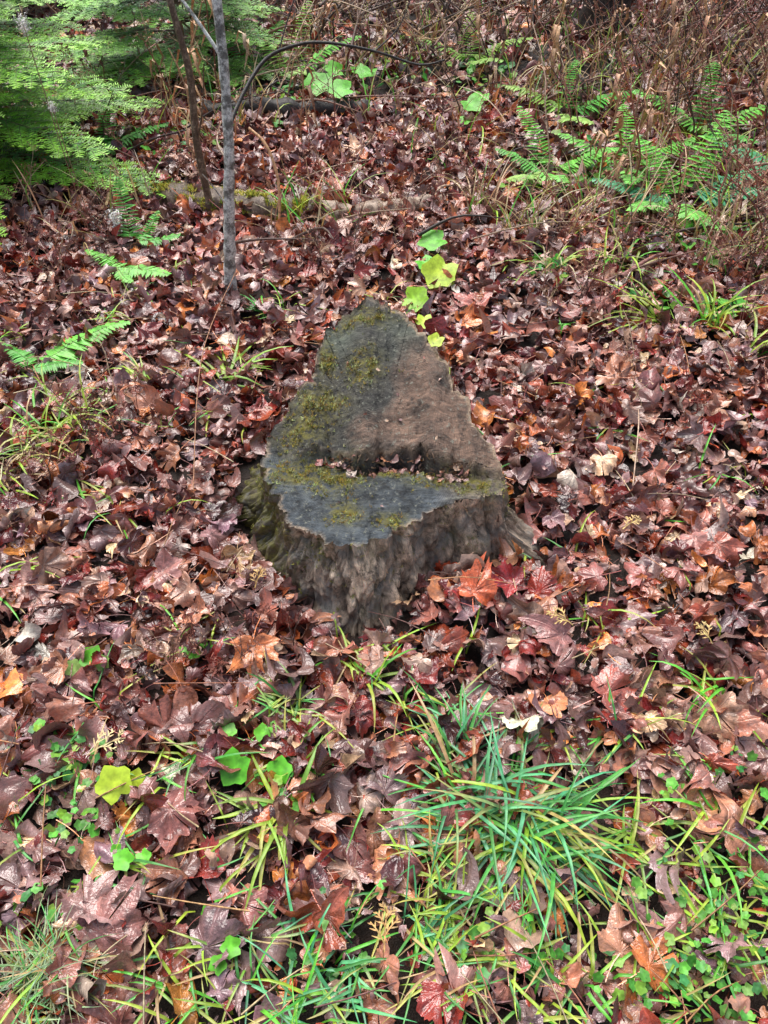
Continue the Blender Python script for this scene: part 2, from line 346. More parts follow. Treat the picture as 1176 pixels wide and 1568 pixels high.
# ------------------------------------------------------------------ leaves
half=[(0,1.0),(5,.90),(10,.85),(13,.88),(16,.76),(21,.67),(26,.58),(31,.65),(36,.74),(40,.83),(44,.84),(48,.94),(53,.82),(58,.80),(62,.70),(68,.61),(74,.53),(80,.48),(87,.54),(94,.60),(101,.67),(109,.56),(121,.47),(135,.37),(155,.24),(175,.12)]
halfL=[(0,1.0),(10,.85),(16,.72),(26,.58),(38,.78),(48,.94),(58,.78),(68,.60),(80,.48),(101,.66),(121,.45),(150,.26)]
veinA=np.radians([0,48,-48,101,-101])
def leaf_template(kind,hi,rng):
    if kind=='maple':
        hf=half if hi else halfL
        pts=[(a,r) for a,r in hf]+[(-a,r) for a,r in hf[::-1] if a>0]
        ang=np.radians([p[0] for p in pts]); rad=np.array([p[1] for p in pts])
        fill=rng.uniform(0,.5); rad=rad*(1-fill)+fill*(.85*np.cos(ang*.42)**1.2)     # broad to deeply lobed
        for q in range(5): rad=rad*(1+rng.uniform(-.34,.16)*np.exp(-((ang-veinA[q])/.33)**2))
        rad=rad*(1+rng.uniform(-.08,.08,len(rad)))
        asp=rng.uniform(.75,1.1)
    else:
        m=22 if hi else 12
        ang=np.linspace(-PI*.97,PI*.97,m); yy=(np.cos(ang)+1)/2
        w=.28+.16*rng.rand(); px=np.sin(ang)*w*(.9+.3*yy); py=(np.cos(ang)+1)/2; ang=np.arctan2(px,py+1e-6); rad=np.hypot(px,py)+.001
        ang=np.where(np.abs(ang)>1.5,np.sign(ang)*1.5,ang); rad=rad*(1+rng.uniform(-.09,.09,len(rad))); asp=1
    rings=[.22,.45,.65,.83,1.0] if hi else [.5,1.0]
    V=[(0,0)];al=[1.]
    if kind=='maple': va=np.min(np.abs(ang[:,None]-veinA[None,:]),axis=1)
    else: va=np.abs(ang)
    al_s=(va<.03).astype(float)
    for f in rings:
        for a,r,s in zip(ang,rad,al_s): V.append((math.sin(a)*r*f*asp,math.cos(a)*r*f)); al.append(s)
    V=np.array(V); al=np.array(al); n=len(ang)
    ra=np.hypot(V[:,0],V[:,1]); aa=np.arctan2(V[:,0],V[:,1])
    if kind=='maple': dv=np.min(np.abs(aa[:,None]-veinA[None,:]),axis=1)
    else: dv=np.abs(aa)*1.0
    z=-rng.uniform(.08,.30)*ra*np.minimum(dv,.45)/.45
    for s in range(4):
        d=rng.uniform(-1,1,2)*rng.uniform(3,11); z+=rng.uniform(.02,.07)*np.sin(V[:,0]*d[0]+V[:,1]*d[1]+rng.uniform(0,6))
    if hi: z+=rng.uniform(-.022,.022,len(z))
    for k3 in range(5):
        va0=veinA[k3]; wgt=np.exp(-((aa-va0)/.35)**2); z+=rng.uniform(-1.2,1.2)*wgt*np.clip(ra-.4,0,1)**2*1.8
    P=np.column_stack([V[:,0],V[:,1]-.35,z])
    def bend(P,th,k):
        c,s=math.cos(th),math.sin(th); a=P[:,0]*c+P[:,1]*s; b=-P[:,0]*s+P[:,1]*c; zz=P[:,2]
        r=1/k; a2=(r-zz)*np.sin(a*k); z2=r-(r-zz)*np.cos(a*k)
        return np.column_stack([a2*c-b*s,a2*s+b*c,z2])
    kk=rng.choice([.5,1.0,1.7,2.5,3.6],p=[.16,.22,.25,.22,.15])*rng.choice([-1,1])
    P=bend(P,rng.uniform(0,PI) if rng.rand()<.6 else rng.uniform(-.3,.3),kk)
    P=bend(P,rng.uniform(0,PI),rng.choice([-1,1])*rng.uniform(.2,1.4))
    F3=[(0,1+i,1+(i+1)) for i in range(n-1)]; F4=[]
    for q in range(len(rings)-1):
        b0=1+q*n
        for i in range(n-1): F4.append((b0+i,b0+n+i,b0+n+i+1,b0+i+1))
    base=P[0]
    L=rng.uniform(.4,.9); cx=rng.uniform(-.3,.3); cz=rng.uniform(-.05,.25); st=len(P); pv=[]
    for q in range(4):
        t=q/3; c0=base+np.array([cx*t*t,-L*t,cz*t-.0]); wd=.011
        pv+= [c0+[-wd,0,0],c0+[wd,0,.008]]
    P=np.vstack([P,pv]); al=np.append(al,[1.0]*8)
    F4+= [(st+2*q,st+2*q+1,st+2*q+3,st+2*q+2) for q in range(3)]
    return P,np.array(F3),np.array(F4),al
def rots(n,yaw,tilt,taz,flip):
    cy,sy=np.cos(yaw),np.sin(yaw); z=np.zeros(n); o=np.ones(n)
    Rz=np.stack([np.stack([cy,-sy,z],-1),np.stack([sy,cy,z],-1),np.stack([z,z,o],-1)],1)
    fl=np.stack([np.stack([o,z,z],-1),np.stack([z,flip,z],-1),np.stack([z,z,flip],-1)],1)
    ax,ay=np.cos(taz),np.sin(taz); c=np.cos(tilt); s=np.sin(tilt); C=1-c
    Rt=np.stack([np.stack([c+ax*ax*C,ax*ay*C,ay*s],-1),np.stack([ax*ay*C,c+ay*ay*C,-ax*s],-1),np.stack([-ay*s,ax*s,c],-1)],1)
    return Rt@Rz@fl
def inst(mb,tmpl,pos,sc,Rm,col):
    P,F3,F4,al=tmpl; n=len(pos); m=len(P)
    W=np.einsum('nij,mj->nmi',Rm,P)*sc[:,None,None]+pos[:,None,:]
    C=np.empty((n,m,4)); C[:,:,:3]=col[:,None,:]; C[:,:,3]=al[None,:]
    off=(np.arange(n)*m)[:,None,None]
    mb.v.append(W.reshape(-1,3)); mb.c.append(C.reshape(-1,4))
    mb.f[3].append((F3[None]+off).reshape(-1,3)+mb.n); mb.f[4].append((F4[None]+off).reshape(-1,4)+mb.n); mb.n+=n*m
PAL=np.array([(.15,.017,.015),(.27,.037,.027),(.36,.074,.033),(.50,.14,.044),(.68,.24,.06),(.22,.080,.072),(.30,.17,.175),(.70,.46,.27),(.46,.26,.185),(.08,.025,.022),(.39,.155,.095),(.66,.56,.45)])
PW=np.array([.14,.15,.15,.11,.06,.11,.13,.045,.07,.09,.08,.02]);PW/=PW.sum()
def inpoly(x,y,P):
    ins=np.zeros(len(x),bool); j=len(P)-1
    for i in range(len(P)):
        xi,yi=P[i];xj,yj=P[j]
        c=((yi>y)!=(yj>y))&(x<(xj-xi)*(y-yi)/(yj-yi+1e-12)+xi); ins^=c; j=i
    return ins
POLY=(ctr+(B-ctr)*.97)[::3]
def scatter(n,y0,y1,hi,smin,smax,nt,layer,mb,gapy=0):
    rng=np.random.RandomState(n%977)
    T_=[leaf_template('maple' if q<nt*.7 else 'oval',hi,rng) for q in range(nt)]
    y=rng.uniform(y0,y1,n*2); x=rng.uniform(-1,1,n*2)*(.95+.42*y1); keep=np.abs(x)<.95+.45*y; x=x[keep];y=y[keep]
    keep=~inpoly(x,y,POLY); x=x[keep];y=y[keep]
    if gapy:
        gm=sn(x,y,5,20)+.8*np.clip((.75-y)/.35,0,1); keep=(gm<.8)|(rng.rand(len(x))<.3); x=x[keep];y=y[keep]
    n=len(x); z=H(x,y)+rng.rand(n)**1.3*layer+.004
    sc=smin+(smax-smin)*rng.rand(n)**1.4
    tilt=np.abs(rng.normal(0,.45,n)); big=rng.rand(n)<.16; tilt[big]=rng.uniform(.7,1.4,big.sum())
    z+=np.sin(tilt)*sc*.25
    Rm=rots(n,rng.uniform(0,2*PI,n),tilt,rng.uniform(0,2*PI,n),np.where(rng.rand(n)<.42,-1.,1.))
    pi=rng.choice(len(PAL),n,p=PW)
    col=PAL[pi]*rng.uniform(.5,1.35,(n,1))*rng.uniform(.92,1.08,(n,3))
    ti=rng.randint(0,nt,n); pos=np.column_stack([x,y,z])
    for k4 in range(nt):
        s=ti==k4
        if s.any(): inst(mb,T_[k4],pos[s],sc[s],Rm[s],col[s])
L=MB()
scatter(4600,.0,2.2,True,.036,.084,52,.045,L,1)
scatter(3400,.0,2.2,False,.012,.036,20,.05,L)
scatter(9000,2.2,4.6,False,.034,.080,30,.05,L)
scatter(5500,4.6,8.6,False,.05,.09,24,.05,L)
rng=np.random.RandomState(5)
HERO=[(.105,.36,.085,.3,(.44,.17,.13)),(.42,.43,.085,-.9,(.62,.24,.10)),(.215,1.16,.085,2.9,(.68,.15,.06)),(.15,1.12,.07,1.2,(.40,.04,.035)),(.27,1.18,.075,4.2,(.32,.03,.03)),
(-.46,.47,.09,2.6,(.30,.13,.11)),(-.52,.5,.08,.4,(.25,.09,.08)),(.60,1.62,.07,3.0,(.9,.56,.29)),(.33,2.55,.09,.2,(.55,.10,.06)),(.30,2.42,.08,2.0,(.70,.21,.06)),(-.51,1.22,.075,1.1,(.45,.21,.18)),
(-.28,.985,.085,.2,(.62,.21,.08)),(-.6,1.3,.08,2.2,(.56,.23,.1)),(.84,1.30,.08,.6,(.38,.10,.06)),(.78,1.32,.075,3.4,(.42,.11,.08)),(.35,1.38,.07,2.2,(.36,.07,.04)),
(-.16,3.78,.09,1.0,(.9,.52,.27)),(-.72,1.9,.09,.8,(.54,.19,.08)),(.62,2.15,.1,4.0,(.5,.23,.18)),(-.02,.98,.055,1.4,(.65,.4,.3)),(.07,.96,.05,2.5,(.56,.36,.24)),
(.70,2.05,.09,1.0,(.6,.21,.08)),(-1.0,2.2,.09,2.0,(.55,.2,.14)),(.05,.62,.075,4.2,(.35,.21,.18)),(-.02,.68,.06,5,(.48,.33,.24)),(-.3,.75,.09,2.5,(.2,.05,.05)),(-.45,.83,.09,3.6,(.36,.12,.08)),(-.37,.62,.085,1.0,(.29,.11,.09)),
(-.27,.42,.08,1.9,(.2,.11,.11)),(-.08,.44,.08,.7,(.34,.09,.05)),(.58,.72,.08,.9,(.44,.22,.16)),(.66,.63,.085,2.2,(.5,.22,.13)),(.50,.92,.09,2.0,(.38,.10,.07)),(.37,1.04,.085,5.0,(.4,.18,.16)),(.48,1.22,.08,1.7,(.34,.05,.04))]
for q,(x,y,s,yw,c) in enumerate(HERO):
    t=leaf_template('maple',True,rng)
    Rm=rots(1,np.array([yw]),np.array([rng.uniform(.1,.5)]),np.array([rng.uniform(-.6,.6)]),np.array([1. if rng.rand()<.7 else -1.]))
    inst(L,t,np.array([[x,y,h1(x,y)+.055]]),np.array([s]),Rm,np.array([c]))
for q in range(64):
    t=leaf_template('maple' if q%3 else 'oval',False,rng); x=rng.uniform(-.16,.2); y=crackline(x)+rng.uniform(-.034,.0)
    if q>50: x=rng.uniform(-.2,.15); y=rng.uniform(1.27,1.7)
    inst(L,t,np.array([[x,y,ztop(x,y)+.006]]),np.array([rng.uniform(.008,.026) if q<=50 else .009]),rots(1,np.array([rng.uniform(0,6)]),np.array([rng.uniform(0,1.0)]),np.array([rng.uniform(0,6)]),np.array([1.])),PAL[rng.randint(0,12,1)])
L.build('leaf_litter',M_leaf)
# ------------------------------------------------------------------ grass
GR=(.10,.38,.08); TE=(.12,.44,.19); YG=(.38,.56,.06); PG=(.28,.42,.23); ST=(.58,.46,.27); BG=(.14,.50,.05)
def blade(mb,x,y,az,Lb,w,el0,el1,col,z0=None,tip=None):
    n=7; p=np.array([x,y,(h1(x,y)+.01) if z0 is None else z0]); P=[p.copy()]; k5=random.uniform(-.5,.5)
    for i in range(n-1):
        t=i/(n-2); el=el0+(el1-el0)*t; a=az+k5*t
        p=p+np.array([math.cos(a)*math.cos(el),math.sin(a)*math.cos(el),math.sin(el)])*Lb/(n-1)
        P.append(p.copy())
    P=np.array(P); g0=H(P[:,0],P[:,1])+.045; P[1:,2]=np.maximum(P[1:,2],g0[1:])
    ribbon(mb,P,w*np.array([.7,1,1,.95,.8,.5,.08]),(-math.cos(az)*.5,-math.sin(az)*.5,1),col,.22,tip)
def tuftg(name,x,y,n,Lmin,Lmax,w,cols,spread=.04,az=None,azs=PI,el=(1.2,.1),flat=.35,mb=None):
    own=mb is None
    if own: mb=MB()
    for _ in range(n):
        a=random.uniform(-PI,PI) if az is None else random.gauss(az,azs)
        r=random.random()**.5*spread; e0=random.uniform(el[0]-.6,el[0]+.25); e1=random.gauss(el[1]-.55,flat)
        c=jit(random.choice(cols),.35,.12); tip=None
        if random.random()<.22: tip=jit((.52,.44,.12),.2)
        if random.random()<.07: c=jit((.5,.34,.16),.3)
        ra=random.uniform(-PI,PI)
        blade(mb,x+math.cos(ra)*r,y+math.sin(ra)*r,a,random.uniform(Lmin,Lmax),w*random.uniform(.6,1.2),e0,e1,c,None,tip)
    if own: mb.build(name,M_grass)
G='grass_tuft'
tuftg(G,.21,.66,120,.12,.27,.0068,[TE,TE,GR,TE,BG],.08,el=(1.0,0))
tuftg(G,.28,.62,95,.13,.26,.0068,[TE,TE,GR,GR,YG],.07,az=-.9,azs=1.2)
tuftg(G,.08,.50,64,.08,.18,.0050,[TE,GR,YG,YG],.08)
tuftg(G,.15,.76,24,.12,.2,.0054,[TE,GR],.04,az=1.9,azs=.7)
tuftg(G,-.197,.64,24,.10,.2,.0085,[YG,YG,(.24,.44,.07)],.03,el=(.9,0))
tuftg(G,-.205,.86,38,.07,.14,.0052,[YG,GR,(.28,.48,.12)],.04)
tuftg(G,-.17,.75,18,.08,.13,.006,[YG,BG],.04)
tuftg(G,-.03,.94,12,.10,.17,.007,[YG,BG],.015,az=.5,azs=1.0)
tuftg(G,-.08,1.0,8,.07,.12,.005,[BG,YG],.01)
tuftg(G,.13,.86,10,.10,.18,.006,[GR,YG],.02)
tuftg(G,-.57,.37,210,.07,.16,.0026,[PG,PG,GR,(.32,.40,.2)],.06)
tuftg(G,-.12,.37,85,.08,.15,.0048,[GR,TE,TE,BG],.10)
tuftg(G,-.30,.36,40,.08,.15,.0046,[GR,YG,BG],.09)
tuftg(G,.12,.40,40,.08,.14,.005,[GR,YG],.07)
tuftg(G,.27,.37,40,.08,.15,.006,[BG,YG,GR],.08)
tuftg(G,.42,.37,26,.08,.14,.005,[BG,YG],.09)
tuftg(G,.47,.60,14,.14,.22,.006,[YG,(.27,.45,.08)],.04,el=(.8,0))
tuftg(G,.62,.62,14,.12,.2,.006,[YG,BG],.05)
tuftg(G,.70,.92,16,.1,.18,.006,[YG,BG],.04)
tuftg(G,.50,.82,12,.08,.16,.005,[BG,YG,GR],.05)
tuftg(G,.66,.48,30,.08,.15,.005,[YG,BG],.09)
tuftg(G,-.95,1.80,70,.10,.24,.0068,[YG,YG,(.43,.5,.15),BG],.10)
tuftg(G,-1.05,1.62,32,.10,.22,.006,[YG,ST,YG],.08)
tuftg(G,-.74,2.02,12,.10,.18,.007,[YG,BG],.02,az=2.2,azs=.4)
tuftg(G,-.50,2.02,18,.14,.30,.011,[YG,(.36,.6,.09)],.025,az=.7,azs=.6,el=(.9,.2))
tuftg(G,-.42,2.45,8,.10,.15,.007,[BG,GR],.02,az=2.2,azs=.6)
tuftg(G,1.11,2.36,20,.14,.28,.011,[YG,BG,YG],.04,el=(1.2,.5))
tuftg(G,.96,2.38,14,.18,.34,.011,[YG,(.43,.55,.11)],.03,az=2.8,azs=.5,el=(1.0,.3))
tuftg(G,1.22,2.18,14,.16,.28,.011,[YG,BG],.04,az=.3,azs=.7)
tuftg(G,.88,2.75,28,.12,.27,.009,[YG,BG,ST],.06)
tuftg(G,.62,2.75,30,.10,.24,.008,[YG,ST],.06)
tuftg(G,-1.75,3.5,24,.15,.3,.012,[GR,BG],.08)
mbs=MB()
for (x,y,n,s) in ((.55,3.05,40,.08),(.40,3.2,30,.05),(-.28,3.12,40,.2),(.85,3.2,80,.25),(-.9,4.2,60,.4),(1.5,3.4,150,.5),(.3,4.2,60,.5),(1.1,4.6,140,.5),(-.2,5.2,120,.6),(1.8,5.2,160,.6),(.6,6.0,140,.8),(-1.2,3.2,30,.3),(1.3,2.9,70,.2)):
    tuftg(G,x,y,n,.14,.38,.0068,[ST,ST,(.48,.29,.16),(.3,.16,.1),YG,BG],s,el=(1.35,.9),mb=mbs)
mbs.build('dry_grass',M_grass)
mbs=MB()
for _ in range(140):
    y=random.choice([random.uniform(.3,.9),random.uniform(.3,2.8),random.uniform(1.2,2.8)]); x=random.uniform(-1,1)*(.5+.42*y)
    if inpoly(np.array([x]),np.array([y]),POLY)[0]: continue
    tuftg(G,x,y,random.randint(1,5),.06,.18,.0048,[YG,BG,GR,YG],.025,el=(1.0,.1),mb=mbs)
for (x,y) in ((-1.0,1.5),(-.85,1.95),(-1.1,2.1),(-.9,1.2),(-.75,1.5),(-.42,1.05),(.5,1.1),(-1.25,2.3),(-.95,2.45)):
    tuftg(G,x,y,8,.07,.19,.0052,[YG,BG,YG],.05,el=(1.0,.1),mb=mbs)
mbs.build('scattered_grass',M_grass)
# ------------------------------------------------------------------ broad green leaves
def broad(mb,x,y,z,s,col,tilt=.3,taz=0,yaw=None):
    n=18; yw=random.uniform(0,2*PI) if yaw is None else yaw
    P=[(0,0,0)]; 
    for f in (.5,1):
        for i in range(n):
            a=i/n*2*PI; r=s*f*(1+.10*math.cos(5*a)*f+.04*math.cos(13*a)-.28*max(0,math.cos(a+PI))**6)
            P.append((r*math.cos(a),r*math.sin(a)*.92,s*(.16*f*abs(math.sin(a))+.05*math.sin(3*a+1)*f)))
    P=np.array(P); Rm=rots(1,np.array([yw]),np.array([tilt]),np.array([taz]),np.array([1.]))[0]
    P=P@Rm.T+np.array([x,y,z])
    F=[(0,1+i,1+(i+1)%n) for i in range(n)]; Q=[(1+i,1+n+i,1+n+(i+1)%n,1+(i+1)%n) for i in range(n)]
    c=np.zeros((len(P),4)); c[:,:3]=col; c[0,:3]=np.array(col)*1.3; c[1:1+n,:3]=np.array(col)*.85
    m0=mb.n; mb.add(P,F,c); mb.f[4].append(np.array(Q)+m0)
def plant(name,items):
    mb=MB()
    for (x,y,z,s,c) in items:
        g0=h1(x,y); broad(mb,x,y,g0+z,s,jit(c,.12),random.uniform(.1,.6),random.uniform(-.5,.5))
        tube(mb,smooth_path([(x+.01,y+.02,g0-.01),(x+.004,y+.01,g0+z*.6),(x,y,g0+z)],5),.0012,(.12,.2,.05),4)
    mb.build(name,M_green)
BR=(.17,.62,.045); YL=(.56,.76,.06)
W='green_seedling'
plant(W,[(-.34,4.45,.15,.085,BR),(-.22,4.4,.13,.07,BR),(-.26,4.55,.19,.055,BR),(-.09,4.65,.14,.06,BR),(-.14,4.8,.1,.05,BR)])
plant(W,[(.44,4.25,.10,.06,BR),(.40,4.15,.05,.04,BR),(.5,4.4,.08,.05,BR)])
plant(W,[(.19,2.88,.08,.058,BR),(.205,2.66,.08,.07,YL),(.11,2.54,.06,.055,(.38,.70,.04)),(.14,2.40,.06,.033,YL),(.175,2.28,.06,.03,YL),(.16,2.75,.06,.045,BR)])
plant(W,[(-.285,.72,.06,.036,BR),(-.20,.715,.06,.026,BR),(-.24,.80,.05,.02,BR),(-.31,.80,.05,.018,BR)])
plant('yellow_seedling',[(-.505,.685,.065,.036,YL),(-.47,.705,.05,.018,YL)])
plant(W,[(-.63,.98,.05,.028,BR),(-.60,.96,.06,.018,(.33,.58,.16)),(-.66,.95,.05,.02,(.33,.58,.16))])
plant(W,[(-.415,1.00,.05,.017,BR),(-.40,1.02,.05,.012,BR),(-.44,1.01,.05,.01,BR)])
plant(W,[(-.46,.55,.06,.020,BR),(-.43,.56,.05,.015,BR),(-.48,.57,.05,.013,BR)])
plant(W,[(-.25,.41,.06,.018,BR),(-.27,.385,.06,.016,BR),(-.30,.47,.05,.013,BR)])
def cover(name,regions,smin,smax,cols):
    mb=MB()
    for (cx,cy,rx,ry,n) in regions:
        for _ in range(n):
            x=random.gauss(cx,rx*.55);y=random.gauss(cy,ry*.55);z=random.uniform(.03,.065); s=random.uniform(smin,smax)
            g0=h1(x,y); broad(mb,x,y,g0+z,s,jit(random.choice(cols),.35,.15),random.uniform(0,.9),random.uniform(0,6.3))
            if random.random()<.4: tube(mb,[(x,y,g0),(x+.003,y,g0+z*.5),(x,y,g0+z)],.0008,(.1,.15,.04),3)
    mb.build(name,M_green)
CC=[(.11,.40,.06),(.08,.30,.08),(.16,.48,.07),(.28,.54,.07)]
cover('ground_cover_plants',[(.56,.42,.17,.13,150),(.66,.58,.12,.08,30),(.45,.36,.12,.05,50),(.70,.75,.07,.05,24),(.55,.70,.05,.03,8)],.005,.012,CC)
cover('ground_cover_plants',[(-.62,.73,.07,.05,50),(-.66,.80,.05,.03,16),(-.55,.62,.09,.05,28),(-.47,.45,.06,.04,14),(-.18,.68,.05,.04,16),(-.1,.45,.1,.08,22),(.2,.42,.12,.05,26),(-.62,.5,.1,.06,18)],.006,.013,CC)
cover('ground_cover_plants',[(.95,2.5,.1,.1,34),(1.3,3.0,.3,.2,90),(-1.3,4.0,.5,.3,120),(.9,3.6,.3,.2,110),(1.2,2.45,.08,.08,36),(.62,2.75,.06,.1,36),(-.6,4.6,.5,.3,140),(1.4,3.8,.5,.3,130),(.4,5.0,.7,.4,110)],.012,.030,CC)
# ------------------------------------------------------------------ ferns
def fern(mb,x,y,az,Lf,el0,el1,col,pw=.18,z0=None):
    n=24; p=np.array([x,y,h1(x,y)+.02 if z0 is None else z0]); P=[p.copy()]; az0=az; ks=random.uniform(-.5,.5)
    for i in range(n-1):
        t=i/(n-2); el=el0+(el1-el0)*t; az=az0+ks*t; p=p+np.array([math.cos(az)*math.cos(el),math.sin(az)*math.cos(el),math.sin(el)])*Lf/(n-1); P.append(p.copy())
    P=np.array(P); P[:,2]=np.maximum(P[:,2],H(P[:,0],P[:,1])+.07); tube(mb,P,np.linspace(.0018,.0006,n),(.14,.16,.04),4)
    Tn=np.gradient(P,axis=0); Tn/=np.linalg.norm(Tn,axis=1)[:,None]
    for i in range(2,n-1):
        t=i/(n-1); ln=Lf*pw*(math.sin(min(1,t*2.6+.25)*PI/2))*(1-t)**.55*1.25+.004
        for sg in (-1,1):
            S=np.cross(Tn[i],(0,0,1)); S/=np.linalg.norm(S)+1e-9
            d=S*sg+Tn[i]*.35+np.array([0,0,random.uniform(-.25,.1)]); d/=np.linalg.norm(d)
            l2=ln*random.uniform(.8,1.1)
            q=[P[i]+d*l2*f+np.array([0,0,-.15*l2*f*f]) for f in (0,.3,.65,1)]
            ribbon(mb,q,Lf/(n)*np.array([.8,1.2,.95,.1]),(0,0,1),jit(col,.22,.08),.12)
def fernplant(name,lst):
    mb=MB()
    for a in lst: fern(mb,*a)
    mb.build(name,M_green)
FG=(.14,.50,.08); FL=(.24,.68,.11); FD=(.06,.28,.07); FT=(.10,.42,.20); FY=(.36,.62,.12)
fernplant('fern',[(-1.04,2.74,-.25,.30,.45,-.1,FL),(-1.0,2.76,2.7,.18,.5,-.1,FL),(-.98,2.70,-1.2,.14,.5,0,FL)])
fernplant('fern',[(-1.10,2.10,1.05,.36,.4,-.1,FL),(-1.12,2.10,2.2,.20,.5,-.1,FG),(-1.12,2.08,.2,.18,.5,-.1,FG)])
fernplant('fern',[(-1.0,2.95,1.75,.30,1.0,.6,FG),(-.98,2.95,.9,.2,.8,.2,FG),(-.97,2.93,.2,.2,.5,0,FG)])
fernplant('fern',[(1.28,3.35,.9,.5,.9,.2,FL),(1.25,3.3,1.8,.42,.8,.1,FL),(1.3,3.3,-.2,.45,.5,-.1,FT),(1.22,3.25,2.7,.38,.5,-.1,FT),(1.25,3.25,-1.5,.34,.5,-.1,FL),(1.3,3.3,.3,.4,.7,0,FT),(1.2,3.3,-2.4,.34,.5,0,FL)])
fernplant('fern',[(.75,3.65,1.9,.38,.9,.3,FL),(.78,3.6,.4,.34,.7,0,FL),(.75,3.6,2.9,.3,.7,0,FG),(.7,3.6,-1,.28,.7,0,FL),(.72,3.6,-2.2,.3,.6,0,FY)])
fernplant('fern',[(1.1,3.7,1.3,.42,.8,.1,FL),(1.1,3.65,2.6,.38,.6,0,FL),(1.12,3.65,.2,.38,.6,0,FL),(1.1,3.6,-1.6,.34,.6,0,FL)])
fernplant('fern',[(.95,4.3,1.5,.42,.8,.1,FG),(.95,4.3,2.6,.4,.6,0,FY),(.95,4.3,.3,.4,.6,0,FG),(.9,4.25,-1.4,.34,.6,0,FY)])
fernplant('fern',[(1.6,4.1,1.5,.5,.9,.1,FG),(1.6,4.1,2.8,.45,.7,0,FL),(1.6,4.1,.2,.45,.7,0,FL),(1.6,4.05,-1.5,.38,.6,0,FG)])
fernplant('fern',[(-.5,4.9,1.5,.5,1.0,.3,FY),(-.5,4.9,2.6,.45,.8,.1,FY),(-.5,4.85,.3,.45,.8,.1,FL),(-.5,4.85,-1.2,.35,.7,0,FY),(-.75,5.0,1.0,.45,.8,0,FG),(-.75,5.0,2.4,.45,.8,0,FG)])
fernplant('fern',[(.5,5.1,1.5,.45,.8,.1,FY),(.5,5.1,.2,.4,.7,0,FY),(.5,5.1,3.0,.4,.7,0,FY),(.5,5.05,-1.3,.35,.7,0,FY)])
fernplant('fern',[(1.9,3.6,1.5,.4,.8,.1,FT),(1.9,3.6,.2,.35,.6,0,FT),(1.85,3.6,3.0,.4,.6,0,FT),(1.9,3.6,-1.5,.35,.5,0,FG)])
fernplant('fern',[(-1.35,3.9,1.5,.35,.8,.1,FG),(-1.35,3.9,.2,.35,.6,0,FG),(-1.35,3.9,-1.2,.3,.6,0,FG)])
# ------------------------------------------------------------------ saplings
Mb1=mat_bark('pale_grey_bark',(.17,.17,.155),(.72,.74,.70),.48); Mb2=mat_bark('brown_bark',(.12,.08,.055),(.32,.25,.18),.56); Mb3=mat_bark('dark_wet_bark',(.022,.018,.016),(.09,.07,.055),.6)
s1=MB(); c0=(0,0,0)
gz=h1(-.545,2.58)
P=smooth_path([(-.535,2.56,gz-.03),(-.552,2.585,.08),(-.535,2.585,.22),(-.515,2.59,.39),(-.489,2.60,.60),(-.482,2.65,.94),(-.50,2.72,1.4),(-.44,2.8,2.0),(-.46,2.9,2.8)],60)
tube(s1,P,np.linspace(.0245,.008,60)*(1+.07*np.sin(np.arange(60)*1.9)),c0,10,rn=.07)
def br(mb,pts,r0,r1,n=14,sides=6): tube(mb,smooth_path(pts,n),np.linspace(r0,r1,n),c0,sides)
br(s1,[(-.485,2.62,.80),(-.56,2.66,.90),(-.66,2.7,1.02),(-.8,2.75,1.2)],.006,.003)
br(s1,[(-.5,2.72,1.4),(-.3,2.8,1.7),(-.1,2.9,1.9)],.006,.002); br(s1,[(-.45,2.8,2.0),(-.7,2.9,2.3),(-.9,3,2.5)],.005,.002)
br(s1,[(-.52,2.58,.36),(-.56,2.55,.45),(-.57,2.5,.50)],.003,.0015)
s1.build('young_tree',Mb1)
s2=MB(); br(s2,[(-.505,2.60,.50),(-.50,2.72,.58),(-.41,2.9,.70),(-.30,2.92,.75),(-.188,2.9,.765),(-.03,2.9,.74),(.115,2.9,.70),(.2,2.88,.72)],.008,.003,30)
br(s2,[(-.03,2.9,.74),(.05,2.95,.80),(.1,3.0,.9)],.003,.001); br(s2,[(-.35,2.92,.73),(-.3,3.0,.85),(-.22,3.05,1.0)],.003,.001)
s2.build('bare_branch',Mb3)
s3=MB(); br(s3,[(-.74,3.32,h1(-.74,3.3)-.03),(-.755,3.3,.3),(-.74,3.3,.55),(-.77,3.3,.82),(-.82,3.35,1.3),(-.8,3.4,2.0)],.017,.009,30,8); br(s3,[(-.755,3.3,.3),(-.70,3.25,.45),(-.66,3.2,.62)],.005,.002)
s3.build('young_tree',Mb2)
s4=MB(); x0,y0=1.40,5.7; P=smooth_path([(x0,y0,.02),(x0-.01,y0,.25),(x0-.02,y0+.05,.6),(x0+.05,y0+.1,1.3)],24)
tube(s4,P,np.interp(np.linspace(0,1,24),[0,.12,.4,1],[.26,.17,.14,.11]),c0,22,rn=.10); s4.build('dark_tree_trunk',Mb3)
# ------------------------------------------------------------------ logs and sticks
def log(name,pts,r,mat,moss=None,n=60,sides=16):
    mb=MB(); P=smooth_path(pts,n); P[:,2]+=H(P[:,0],P[:,1]); tube(mb,P,r*np.concatenate([[.05],np.ones(n-2),[.05]])*(1+.15*np.sin(np.arange(n)*.7)),c0,sides,rn=.16)
    if moss is None: return mb.build(name,mat)
    e=empty(name); mb.build('log_wood',mat,True,e); m2=MB()
    for _ in range(moss[2]):
        t=random.uniform(moss[0],moss[1]); p=P[int(t*(n-1))]+np.array([random.gauss(0,.012),0,0]); a=random.uniform(-1.3,1.6)
        if noise.noise((p[0]*6,a*1.5,0))<-.05: continue
        tuft(m2,p[0],p[1]-math.sin(a)*r*1.1,p[2]+math.cos(a)*r*1.0,random.uniform(.008,.022),random.choice([(.46,.44,.04),(.26,.32,.04),(.5,.42,.06)]),5)
    m2.build('log_moss',M_moss,True,e)
